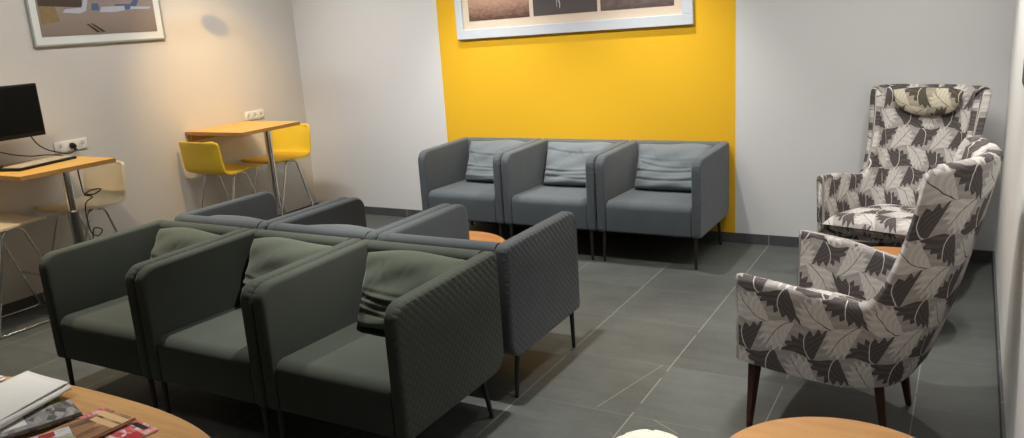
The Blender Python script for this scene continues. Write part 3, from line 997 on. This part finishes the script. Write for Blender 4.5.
def flat(name, polys, mat, parent, x=.0182):
    vs, fs = [], []
    for p in polys:
        b = len(vs)
        vs += [(x, a, z) for a, z in p] + [(x - .0006, a, z) for a, z in p]
        k = len(p)
        fs.append(tuple(range(b, b + k))); fs.append(tuple(range(b + 2 * k - 1, b + k - 1, -1)))
        for i in range(k): fs.append((b + i, b + (i + 1) % k, b + k + (i + 1) % k, b + k + i))
    return mesh_obj(name, vs, fs, mat, parent, False)
flat('terminal_building', [[(-.43, .26), (-.12, .245), (-.12, .36), (-.43, .38)]], M_bld, pr)
flat('ochre_apron', [[(-.43, .14), (-.30, .16), (-.32, .255), (-.43, .26)]], M_och, pr, .0186)
for pl in ([(-.27, .215), (-.15, .205), (-.10, .222), (-.075, .30), (-.105, .30), (-.13, .245), (-.25, .235)],
           [(.0, .21), (.12, .208), (.20, .22), (.20, .25), (.02, .245)], [(.24, .225), (.40, .225), (.42, .24), (.25, .245)]):
    flat('parked_aircraft', [pl], M_pw, pr, .0187)
for pl in ([(.12, .222), (.24, .225), (.30, .25), (.33, .30), (.29, .30), (.25, .262), (.13, .262)], [(-.06, .225), (.0, .222), (.0, .27), (-.05, .272)]):
    flat('blue_aircraft', [pl], M_pb, pr, .0184)
flat('apron_marking', [[(-.115, .135), (-.10, .135), (-.02, .075), (-.045, .075)], [(-.085, .137), (-.07, .137), (.02, .077), (-.005, .077)]], M_ink, pr, .0184)
# dark picture at the right edge
t = thing('framed_picture', 'dark picture in a white frame on the right wall, cut by the edge', 'picture', (W, -2.40, 1.285))
bm = bmesh.new(); HY = .50; PH = .75
for y0, y1, z0, z1 in ((-HY, HY, 0, .010), (-HY, HY, PH - .010, PH), (-HY, -HY + .03, .010, PH - .010), (HY - .03, HY, .010, PH - .010)):
    add_box(bm, (-.011, (y0 + y1) / 2, (z0 + z1) / 2), (.022, y1 - y0, z1 - z0), .001, 1)
bm_obj('frame', bm, M_frame, t, smooth=False)
box('photo_print', (-.014, 0, PH / 2), (.020, 2 * HY - .055, PH - .018), M_fdark, t)

# pendant lamp above the yellow-stool table (its shade shades the wall behind it)
t = thing('pendant_lamp', 'small white disc pendant lamp hanging over the yellow-stool table', 'lamp', (.45, -1.135, 2.095))
lathe('shade', [(.0, .045), (.02, .042), (.03, .03), (.076, .004), (.076, 0), (.028, .02), (0, .02)], M_lamp, t)
tube('cord', [(0, 0, .04), (0, 0, .70)], .0035, M_lamp, t, 8)

# ------------------------------------------------------------------ light
def spot(name, loc, tgt, e, col=(1, .96, .90), ang=130, blend=.6, size=.035):
    l = bpy.data.lights.new(name, 'SPOT'); l.energy = e; l.color = col
    l.spot_size = math.radians(ang); l.spot_blend = blend; l.shadow_soft_size = size
    o = bpy.data.objects.new(name, l); COL.objects.link(o); o.location = loc
    d = Vector(tgt) - Vector(loc); o.rotation_euler = d.to_track_quat('-Z', 'Y').to_euler()
    return o
ZL = 2.74
for x, y, e, ang, bl in ((3.62, -2.83, 270, 74, .8), (2.02, -2.83, 240, 78, .8), (3.45, -.62, 165, 80, .9), (2.1, -.62, 150, 80, .9), (5.2, -1.02, 120, 74, .9),
                         (4.85, -2.45, 135, 62, .7), (2.5, -4.85, 80, 62, .6), (4.9, -4.3, 14, 80, .6)):
    spot('downlight_lamp', (x, y, ZL), (x, y, 0), e, ang=ang, blend=bl)
spot('downlight_lamp', (1.30, -1.585, ZL), (.02, -.95, 1.02), 120, (1, .60, .18), 54, 1.0)
spot('downlight_lamp', (1.0, -3.3, ZL), (.8, -3.1, 0), 130, (1, .77, .48), 90, .9)
def wall_fill(loc, tgt, sx, e, spread=110, col=(1, .97, .93)):  # unseen area strips added to brighten the walls evenly
    al = bpy.data.lights.new('wall_fill_light', 'AREA'); al.shape = 'RECTANGLE'; al.size = sx; al.size_y = .12
    al.energy = e; al.color = col; al.spread = math.radians(spread)
    o = bpy.data.objects.new('wall_fill_light', al); COL.objects.link(o); o.location = loc
    d = Vector(tgt) - Vector(loc)
    z = -d.normalized(); x = Vector((1, 0, 0)) if abs(d.y) > abs(d.x) else Vector((0, 1, 0))
    y = z.cross(x); x = y.cross(z)
    o.matrix_world = Matrix((x, y, z)).transposed().to_4x4(); o.location = loc
wall_fill((1.75, -1.9, 2.76), (1.75, 0, .75), 2.9, 23, 90)
wall_fill((4.3, -1.9, 2.76), (4.3, 0, .75), 2.2, 9, 90)
wall_fill((1.25, -2.3, 2.76), (0, -2.3, 1.1), 3.6, 16)
wall_fill((4.7, -2.6, 2.76), (W, -2.6, .9), 4.0, 26)
al = bpy.data.lights.new('ambient_fill_light', 'AREA'); al.shape = 'RECTANGLE'; al.size = 4.5; al.size_y = 5; al.energy = 5; al.color = (1, .95, .88)  # broad faint area light added as ambient fill, not a fixture
ao = bpy.data.objects.new('ambient_fill_light', al); COL.objects.link(ao); ao.location = (2.8, -3.0, 2.77)

w = bpy.data.worlds.new('room_world'); scene.world = w; w.use_nodes = True
w.node_tree.nodes['Background'].inputs[0].default_value = (1, .97, .93, 1)
w.node_tree.nodes['Background'].inputs[1].default_value = .03

# ------------------------------------------------------------------ camera
cam = bpy.data.cameras.new('camera'); co = bpy.data.objects.new('camera', cam); COL.objects.link(co)
cam.sensor_fit = 'HORIZONTAL'; cam.sensor_width = 36; cam.lens = 805.84 * 36 / 1024; cam.clip_start = .05
a, b, c = map(math.radians, (13.9938, 30.0364, -3.7917))
fw = Vector((-math.sin(b) * math.cos(a), math.cos(b) * math.cos(a), -math.sin(a)))
r = fw.cross(Vector((0, 0, 1))).normalized(); u = r.cross(fw)
r2 = r * math.cos(c) + u * math.sin(c); u2 = -r * math.sin(c) + u * math.cos(c)
M = Matrix((r2, u2, -fw)).transposed().to_4x4(); M.translation = (5.3519, -5.5741, 1.656)
co.matrix_world = M
scene.camera = co
scene.view_settings.view_transform = 'Standard'
scene.view_settings.look = 'None'
scene.view_settings.exposure = 0.0
